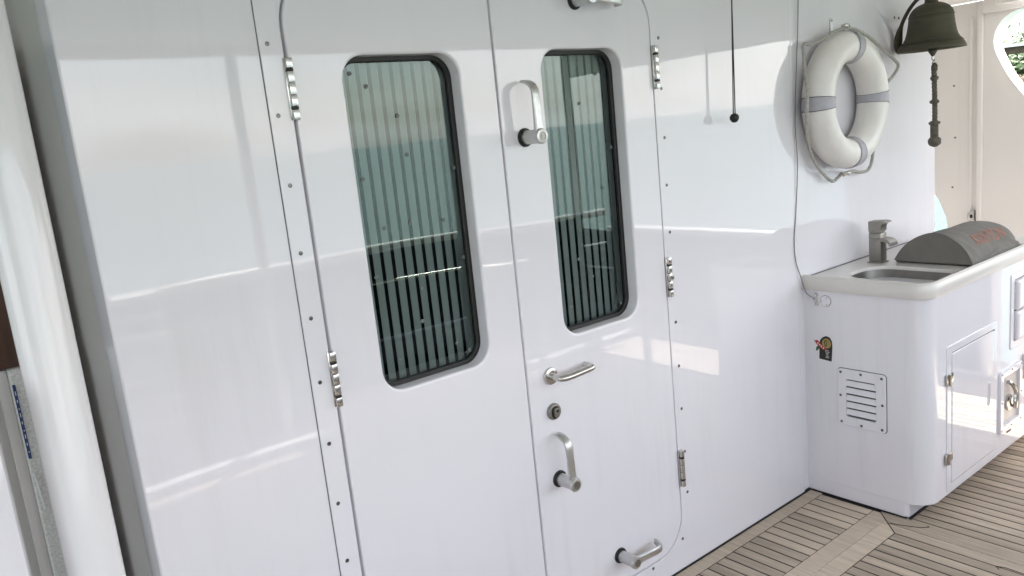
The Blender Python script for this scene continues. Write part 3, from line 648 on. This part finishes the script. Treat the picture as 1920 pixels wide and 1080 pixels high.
# covered grill
gr = thing('grill', (3.5, -0.32, 0.91), 'tabletop grill under a grey fabric cover with orange lettering', 'grill')
G().box(3.265, 3.745, -0.463, -0.165, 0.9088, 0.922, 0.004).make('grill_base', steel, gr)
prof = [(-0.168, 0.920), (-0.190, 0.957), (-0.218, 0.988), (-0.261, 1.018), (-0.313, 1.035), (-0.364, 1.030), (-0.413, 1.003), (-0.447, 0.963), (-0.466, 0.930), (-0.468, 0.916)]
def cover_pt(s, t):
    """s along length 0..1, t round the arc 0..1"""
    P = PROF; i = min(int(t*(len(P)-1)), len(P)-2); f = t*(len(P)-1)-i
    y = P[i].x*(1-f)+P[i+1].x*f; z = P[i].y*(1-f)+P[i+1].y*f
    k = 0.0
    if s > 0.86: k = ((s-0.86)/0.14)**2
    zz = 0.912+(z-0.912)*(1-0.42*k-0.10*s*(0.4+0.6*(1-abs(2*t-1))))
    yy = -0.318+(y+0.318)*(1-0.10*k)+0.012*s*0
    wr = 0.0035*math.sin(s*15+t*9)*math.sin(t*PI)*s+0.0035*math.sin(s*37-t*23+2*math.sin(s*9))*(t**2)
    fold = -0.007*math.exp(-((t-0.80-0.07*math.sin(s*7))/0.05)**2)*min(1, s*5)+0.004*math.exp(-((t-0.9+0.03*math.sin(s*15))/0.03)**2)
    return Vector((3.25+0.505*s, yy-(wr+fold)*0.4, zz+wr+fold))
PROF = spline([(a, b, 0) for a, b in prof], 4)
NS, NT = 40, 44
V = []; Fc = []
for i in range(NS+1):
    for j in range(NT+1): V.append(cover_pt(i/NS, j/NT))
for i in range(NS):
    for j in range(NT): Fc.append((i*(NT+1)+j, i*(NT+1)+j+1, (i+1)*(NT+1)+j+1, (i+1)*(NT+1)+j))
Fc.append(tuple(range(NT+1))); Fc.append(tuple(NS*(NT+1)+j for j in range(NT+1)))
cov = mk('cover', V, Fc, canvas, gr, 50)
G().tube([cover_pt(0.003, j/NT)+Vector((-0.001, 0, 0.0008)) for j in range(NT+1)], 0.0022, 6).make('cover_piping', canvas, cov)
me = text_mesh('KENYON', 0.062)
bm = bmesh.new(); bm.from_mesh(me)
bmesh.ops.triangulate(bm, faces=bm.faces); bmesh.ops.subdivide_edges(bm, edges=bm.edges, cuts=2)
for v in bm.verts:
    s = 0.53+v.co.x*1.15/0.505; t = 0.70-v.co.y/0.37*0.95
    a = cover_pt(s, t); b = cover_pt(s+0.01, t)-a; c_ = cover_pt(s, t+0.01)-a; n_ = c_.cross(b).normalized()
    if n_.z < 0: n_ = -n_
    v.co = a+n_*0.0012
me2 = bpy.data.meshes.new('lettering'); bm.to_mesh(me2); bm.free()
finish('lettering', me2, canvas2, cov)

# ------------------------------------------------------------------ life ring
RC = Vector((3.092, -0.060, 1.584)); RM, Rm = 0.206, 0.0605
lr = thing('life_ring', (RC.x, -0.002, RC.z-0.27), 'white life ring with grey straps and rope hanging on the wall', 'life ring')
def tor(a, b, R=RM, r=Rm, flat=1.0): return RC+Vector((math.cos(a)*(R+r*math.cos(b)), -r*flat*math.sin(b), math.sin(a)*(R+r*math.cos(b))))
g = G(); NA, NB = 96, 28
V = [tor(2*PI*i/NA, 2*PI*j/NB) for i in range(NA) for j in range(NB)]
g.add(V, [(i*NB+j, i*NB+(j+1) % NB, ((i+1) % NA)*NB+(j+1) % NB, ((i+1) % NA)*NB+j) for i in range(NA) for j in range(NB)])
g.make('ring_body', ringm, lr, 80)
for a0 in (0.0, PI/2-0.10, PI, 1.5*PI+0.08):
    wd = 0.10
    def band(a_lo, a_hi, rr_, nm, mt_, par, n=6):
        g = G(); V = [tor(a_lo+(a_hi-a_lo)*i/n, 2*PI*j/NB, r=rr_) for i in range(n+1) for j in range(NB)]
        g.add(V, [(i*NB+j, i*NB+(j+1) % NB, (i+1)*NB+(j+1) % NB, (i+1)*NB+j) for i in range(n) for j in range(NB)])
        return g.make(nm, mt_, par, 80)
    s_ = band(a0-wd, a0+wd, Rm+0.0018, 'strap', strapm, lr)
    for e in (-1, 1): band(a0+e*wd-0.006, a0+e*wd+0.006, Rm+0.0024, 'strap_edge', seamm, s_, 2)
def on(q, y): p = PY(q, y); return (p.x, p.y, p.z)
rp = 0.0068
twisted([on((1582, 53), -0.075), on((1560, 62), -0.065), on((1540, 76), -0.05), on((1520, 83), -0.035), on((1507, 84), -0.03), on((1507, 100), -0.03), on((1510, 140), -0.045), on((1514, 170), -0.062), on((1513, 200), -0.064), on((1512, 235), -0.05), on((1516, 270), -0.035), on((1530, 308), -0.025), on((1548, 331), -0.02), on((1561, 340), -0.025), on((1570, 334), -0.035), on((1579, 324), -0.05)], rp, 0.036).make('rope', rope, lr, 70)
twisted([on((1588, 52), -0.075), on((1606, 56), -0.07), on((1630, 70), -0.06), on((1655, 92), -0.045), on((1672, 108), -0.035), on((1683, 119), -0.03), on((1683, 128), -0.03), on((1674, 143), -0.04), on((1663, 155), -0.055), on((1655, 168), -0.05)], rp, 0.036).make('rope', rope, lr, 70)
twisted([on((1586, 325), -0.05), on((1600, 321), -0.04), on((1612, 323), -0.03), on((1626, 320), -0.03), on((1633, 308), -0.035), on((1637, 285), -0.055), on((1640, 262), -0.05)], rp, 0.036).make('rope', rope, lr, 70)
# shackles at top and bottom, reflective tab on the top strap
for q in ((1584, 50), (1586, 327)):
    p = PY(q, -0.07); G().tube([(p.x-0.022, p.y, p.z), (p.x-0.01, p.y-0.008, p.z+0.005), (p.x+0.012, p.y-0.008, p.z+0.004), (p.x+0.022, p.y, p.z-0.002)], 0.0075, 8).make('shackle', chrome, lr)
g = G(); a0 = PI/2-0.10; n = 8
V = [tor(a0+0.05*(i-1), 0.35+0.9*j/n, r=Rm+0.004) for i in range(3) for j in range(n+1)]
g.add(V, [(i*(n+1)+j, i*(n+1)+j+1, (i+1)*(n+1)+j+1, (i+1)*(n+1)+j) for i in range(2) for j in range(n)])
g.make('reflective_tab', mat('silver_tab', (0.52, 0.58, 0.52), 0.3, 0.3, var=0.2, vscale=60), lr)
hk = thing('wall_hook', tuple(PY((1558, 50), 0.005)), 'flat metal wall hook above the life ring', 'hook')
p = PY((1558, 50), 0.0055)
plate('hook_plate', rr(p.x-0.010, p.x+0.010, p.z-0.035, p.z+0.032, 0.0098, 6), [], 0.004, front(0.0015), alu, hk, re=0.001)
screw(hk, (p.x, 0.0015, p.z+0.022), r=0.004)
G().tube(spline([(p.x, 0.0015, p.z-0.02), (p.x, -0.03, p.z-0.026), (p.x, -0.05, p.z-0.018), (p.x, -0.055, p.z-0.004)], 5), 0.004, 8).make('hook_arm', alu, hk)

# ------------------------------------------------------------------ ship's bell
BX, BY, BZ = 3.63, -0.147, 1.757
bl = thing('ship_bell', (BX, 0.0055, 1.76), 'dark bronze bell hanging from a curved wall bracket with knotted rope', 'bell')
bp_ = [(0.1435, 0.0), (0.1445, 0.003), (0.139, 0.016), (0.131, 0.027), (0.118, 0.041), (0.109, 0.056), (0.103, 0.075), (0.098, 0.10), (0.0945, 0.125), (0.0915, 0.148), (0.086, 0.160), (0.074, 0.173), (0.058, 0.183), (0.042, 0.189), (0.030, 0.192), (0.027, 0.198), (0.027, 0.225), (0.020, 0.232), (0.0001, 0.233)]
bp_ = [(r*0.925, h) for r, h in bp_]
inner_ = [(0.0001, 0.17), (0.07, 0.16), (0.085, 0.13), (0.092, 0.09), (0.10, 0.055), (0.118, 0.03), (0.136, 0.004)]
G().lathe([(r*0.925, h) for r, h in inner_]+bp_, (BX, BY, BZ), (0, 0, 1), 56, False, False).make('bell_body', bronze, bl, 40)
for h, r_ in ((0.030, 0.1195), (0.036, 0.1142), (0.140, 0.0865)):
    g = G(); g.lathe([(r_-0.002, h-0.0025), (r_+0.0022, h-0.001), (r_+0.0022, h+0.001), (r_-0.002, h+0.0025)], (BX, BY, BZ), (0, 0, 1), 56, False, False); g.make('bell_band', bronze, bl)
cps = [(BX, -0.004, 1.765), (BX, -0.006, 1.80), (BX, -0.012, 1.845), (BX, -0.03, 1.895), (BX, -0.062, 1.945), (BX, -0.10, 1.978), (BX, -0.14, 1.990), (BX, -0.16, 1.985)]
P = spline(cps, 6); n = len(P)
G().tube(P, [(0.0075, 0.008+0.010*max(0, math.sin(PI*min(1, i/(n*0.36)))) if i < n*0.36 else 0.008) for i in range(n)], 10).make('bracket', bronze, bl)
G().tube([(BX, -0.146, 1.988), (BX, BY, BZ+0.225)], 0.011, 10).make('hanger', bronze, bl)
G().tube([(BX, BY, BZ+0.165), (BX, BY-0.004, BZ+0.02), (BX, BY-0.006, BZ-0.018)], [0.006, 0.006, 0.009], 10).lathe([(0.016, 0.012), (0.019, 0.0), (0.012, -0.012), (0.006, -0.022)], (BX, BY-0.006, BZ-0.004), (0, 0, 1), 14).make('clapper', bronze, bl)
cxp = Vector((BX, BY-0.008, 0))
hp_ = [cxp+Vector((0, 0.006*math.cos(a), BZ-0.034+0.010*math.sin(a))) for a in [PI*0.6-2*PI*0.75*k/12 for k in range(13)]]
hp2 = [cxp+Vector((0, -0.004-0.008*math.cos(a), BZ-0.058+0.011*math.sin(a))) for a in [PI*0.5+2*PI*0.8*k/12 for k in range(13)]]
G().tube(hp_+hp2, 0.002, 6).make('s_hook', nickel, bl)
lz = BZ-0.066
ln_ = twisted([(BX, BY-0.010, lz), (BX, BY-0.013, lz-0.10), (BX+0.001, BY-0.014, lz-0.2), (BX, BY-0.012, lz-0.30)], 0.0105, 0.045, 3, 7).make('rope_lanyard', twine, bl, 70)
for dz, r_, hh in ((0.008, 0.0125, 0.02), (0.052, 0.0165, 0.011), (0.150, 0.0195, 0.010), (0.240, 0.0235, 0.010), (0.318, 0.0265, 0.024)):
    g = G(); n = 8
    g.lathe([(max(0.0005, r_*math.sin(PI*k/n)), hh*math.cos(PI*k/n)) for k in range(n+1)], (BX, BY-0.013, lz-dz), (0, 0, 1), 14)
    for i, v in enumerate(g.v): g.v[i] = v+Vector((math.sin(i*5.1), math.cos(i*3.7), math.sin(i*2.3)))*0.0013
    g.make('knot', twine, ln_, 60)
twisted([(BX, BY-0.012, lz-0.245), (BX, BY-0.012, lz-0.30)], 0.016, 0.02, 4, 7).make('whipping', twine, ln_, 70)

# ------------------------------------------------------------------ pull cord and wall cable
yc = -0.055
pc = thing('pull_cord', (2.37, yc, 1.57), 'black double pull cord with round black knob hanging beside the doors', 'cord')
a, b = PY((1377, 221), yc), PY((1372, 0), yc); top = b+(b-a).normalized()*((2.25-b.z)/((b-a).normalized().z))
top.z = 2.2515
for sx in (-1, 1):
    e = a+Vector((sx*0.0052, 0, 0.012)); G().tube([e, e.lerp(top, 0.6)+Vector((-sx*0.002, 0, 0)), top], 0.0021, 6).make('strand', black, pc)
G().lathe([(0.0001, -0.0165), (0.009, -0.014), (0.0155, -0.005), (0.016, 0.004), (0.011, 0.0125), (0.0001, 0.0155)], a, (0, 0, 1), 16).make('knob', black, pc)
cab_pts = [PY((1496, -120), 0.0), PY((1495, 20), 0.0), PY((1492, 130), 0.0), PY((1490, 230), 0.0), PY((1494, 310), 0.0), PY((1491, 400), 0.0), PY((1488, 450), 0.0), PY((1491, 490), -0.002), PY((1501, 521), -0.004)]
P = [Vector((p.x, min(p.y, 0.0)-0.003, p.z)) for p in cab_pts]
P += [Vector((XC-0.017, -0.012, 0.868)), Vector((XC-0.014, -0.026, 0.845)), Vector((XC-0.006, -0.05, 0.829))]
P[0].z = 2.2505
tag(G().tube(spline(P, 8), 0.0021, 7).make('wall_cable', mat('cable_grey', (0.30, 0.29, 0.28), 0.5, var=0.2, vscale=50)), 'thin grey cable running down the wall to the sink cabinet', 'cable')

# ------------------------------------------------------------------ behind the camera: stern rail, ladder, bulwark, chair
rl = thing('stern_rail', (1.0, -2.95, -0.5), 'white tubular stern rail along the edge of the swim platform', 'rail')
rail_pts = [(-2.2, -2.95), (0, -2.95), (1.9, -2.96), (2.55, -2.97), (3.1, -2.85), (3.7, -2.65), (4.4, -2.55)]
G().tube(spline([(x, y, 0.92) for x, y in rail_pts], 8), 0.028, 14).make('top_rail', paint, rl)
G().tube(spline([(x, y, 0.68) for x, y in rail_pts], 8), 0.011, 8).make('mid_rail', chrome, rl)
for x, y in [(-2.1, -2.95), (-0.9, -2.95), (0.3, -2.95), (1.5, -2.955), (2.55, -2.97), (3.7, -2.65)]:
    G().tube([(x, y, -0.5), (x, y, 0.92)], 0.014, 10).make('stanchion', chrome, rl)
sbk = thing('weather_cloth', (1.0, -3.01, -0.5), 'dark blue canvas weather cloth stretched below the stern rail', 'canvas')
G().box(-2.3, 4.4, -3.02, -3.005, -0.5, 0.88, 0.004).make('canvas_panel', bluec, sbk)
G().box(4.588, 4.598, -2.7, -1.0, 0.04, 0.73, 0.003).make('canvas_panel', bluec, sbk)
G().loops([[(4.40, -3.008, -0.5), (4.59, -2.7, -0.5), (4.596, -2.706, -0.5), (4.402, -3.014, -0.5)], [(4.40, -3.008, 0.80), (4.59, -2.7, 0.735), (4.596, -2.706, 0.735), (4.402, -3.014, 0.80)]]).make('canvas_panel', bluec, sbk)
ptw = thing('added_port_wall', (-1.35, -1.2, 0), 'added unseen white wall shading the aft deck from port', 'wall')  # unseen wall, added to keep port-side sky light off the cabinet
G().box(-1.4, -1.35, -2.36, -0.75, 0.0, 2.25).make('wall_panel', paint, ptw)
ld = thing('boarding_ladder', (1.05, -2.88, -0.5), 'white boarding ladder folded up against the stern rail', 'ladder')
for x in (0.90, 1.155): G().tube([(x, -2.90, -0.5), (x, -2.90, 0.98)], 0.013, 10).make('ladder_rail', paint, ld)
for k in range(8): G().box(0.90, 1.155, -2.94, -2.80, 0.10+k*0.118, 0.120+k*0.118, 0.006).make('tread', paint, ld)
bw = thing('starboard_bulwark', (4.75, -1.6, 0), 'white starboard bulwark with broad cap rail', 'bulwark')
G().box(4.6, 4.66, -2.7, -0.96, -0.05, 0.74).make('bulwark_panel', paint, bw)
G().box(4.575, 4.69, -2.72, -0.955, 0.741, 0.775, 0.01).make('cap_rail', paint, bw)
bn = thing('added_stern_bench', (2.4, -2.15, 0), 'added unseen stern bench, white with dark blue seat cushion', 'bench')  # unseen bench, put in to interrupt the sunlit kerb in the reflections
G().box(1.72, 3.0, -2.352, -1.97, 0.002, 0.36, 0.02).make('bench_base', paint, bn)
G().box(1.72, 3.0, -2.46, -1.95, 0.361, 0.43, 0.02).make('cushion', bluec, bn)
ch = thing('deck_chair', (3.35, -1.75, 0), 'folding deck chair with dark blue canvas seat and back', 'chair')
G().box(3.12, 3.58, -2.0, -1.975, 0.66, 1.0, 0.008).make('backrest', bluec, ch)
G().box(3.12, 3.58, -1.96, -1.56, 0.43, 0.455, 0.008).make('seat', bluec, ch)
for x in (3.10, 3.60):
    G().box(x-0.015, x+0.015, -2.01, -1.97, 0.002, 1.02, 0.004).make('leg', wood, ch)
    G().box(x-0.015, x+0.015, -1.58, -1.54, 0.002, 0.66, 0.004).make('leg', wood, ch)
    G().box(x-0.025, x+0.025, -2.0, -1.52, 0.661, 0.685, 0.004).make('armrest', wood, ch)

# ------------------------------------------------------------------ distant shore through the right opening
dirv = ray((1900, 90)); dirv.z = 0; dirv.normalize(); side = Vector((dirv.y, -dirv.x, 0))
def far(d, s, z): return (CAM.x+dirv.x*d+side.x*s, CAM.y+dirv.y*d+side.y*s, z)
NXs, NYs = 60, 16
V = []; Fc = []
for i in range(NXs+1):
    for j in range(NYs+1):
        s = -22+i*1.0; d = 44+j*2.6
        z = -2.2+min(1, j/3)*3.9+0.5*math.sin(i*1.7)*math.cos(j*2.1+i*0.3)+random.uniform(-.25, .25)+0.12*max(0, j-4)
        V.append(far(d, s, z))
for i in range(NXs):
    for j in range(NYs): Fc.append((i*(NYs+1)+j, i*(NYs+1)+j+1, (i+1)*(NYs+1)+j+1, (i+1)*(NYs+1)+j))
sh = mk('shore', V, Fc, rockm, None, 20); struct(sh)
jt = thing('jetty', far(46, 0, 0), 'dark timber jetty along the rocky shore seen through the opening', 'jetty')
def obox(name, d0, d1, s0, s1, z0, z1, mt_, par):
    v = [far(d, s, z) for d in (d0, d1) for s in (s0, s1) for z in (z0, z1)]
    return mk(name, v, [(0, 1, 3, 2), (4, 6, 7, 5), (0, 4, 5, 1), (2, 3, 7, 6), (0, 2, 6, 4), (1, 5, 7, 3)], mt_, par)
obox('jetty_deck', 42.5, 44.5, -12, 14, 2.72, 2.98, bark, jt)
obox('jetty_edge', 42.2, 42.5, -12, 14, 2.98, 3.10, whitel, jt)
for k in range(9): obox('jetty_pile', 43.2, 43.5, -11+k*3, -10.7+k*3, -2.2, 2.72, bark, jt)
for k in range(16):
    d = random.uniform(41.5, 43.0); s = random.uniform(-6, 9); z = random.uniform(0.9, 2.4); L = random.uniform(2.5, 5); t_ = random.uniform(-0.08, 0.08)
    g = G(); a = Vector(far(d, s-L/2, z-t_*L)); b = Vector(far(d+random.uniform(-.4, .4), s+L/2, z+t_*L)); g.tube([a, a.lerp(b, 0.5), b], [0.13, 0.16, 0.10], 7)
    tag(g.make('drift_log', logm), 'weathered timber log lying on the rocky shore', 'log', 'logs stacked along the shore')
def tree(d, s, z0, h, r, seed):
    rnd_ = random.Random(seed); base = Vector(far(d, s, z0)); t = thing('tree', base, 'leafy green tree on the shore behind the jetty', 'tree', 'trees along the shore')
    g = G(); topc = base+Vector((0, 0, h*0.75)); g.tube([base, base.lerp(topc, 0.5)+Vector((0.2, 0.1, 0)), topc], [0.24, 0.16, 0.06], 7)
    cl = []
    for k in range(9):
        a = rnd_.uniform(0, 2*PI); rad = r*rnd_.uniform(0.2, 0.8); zz = h*rnd_.uniform(0.45, 1.0)
        c_ = base+Vector((math.cos(a)*rad, math.sin(a)*rad, zz)); cl.append(c_); g.tube([base+Vector((0, 0, h*0.4)), base.lerp(c_, 0.6)+Vector((0, 0, h*0.15)), c_], [0.09, 0.06, 0.03], 5)
    g.make('trunk', bark, t)
    g = G()
    for c_ in cl:
        for q in range(150):
            o = Vector((rnd_.gauss(0, 1), rnd_.gauss(0, 1), rnd_.gauss(0, 0.75)))*r*0.27; p = c_+o; sz = rnd_.uniform(0.10, 0.24)
            u = Vector((rnd_.uniform(-1, 1), rnd_.uniform(-1, 1), rnd_.uniform(-.6, .6))).normalized(); v = u.orthogonal().normalized()
            g.add([p-u*sz, p+v*sz*0.6, p+u*sz, p-v*sz*0.6], [(0, 1, 2, 3)])
    me = bpy.data.meshes.new('crown'); me.from_pydata(g.v, [], g.f); me.update(); finish('crown', me, leaf, t)
for k, (s, d, h) in enumerate([(-9, 58, 5.0), (-6, 56, 4.4), (-3.2, 57, 5.2), (-0.6, 55, 4.3), (1.8, 57, 5.4), (4.6, 56, 5.0), (7.4, 58, 5.8), (10.4, 57, 5.2), (13.4, 58, 5.6)]):
    tree(d, s, 0.9, h*0.56, 1.9, 100+k)
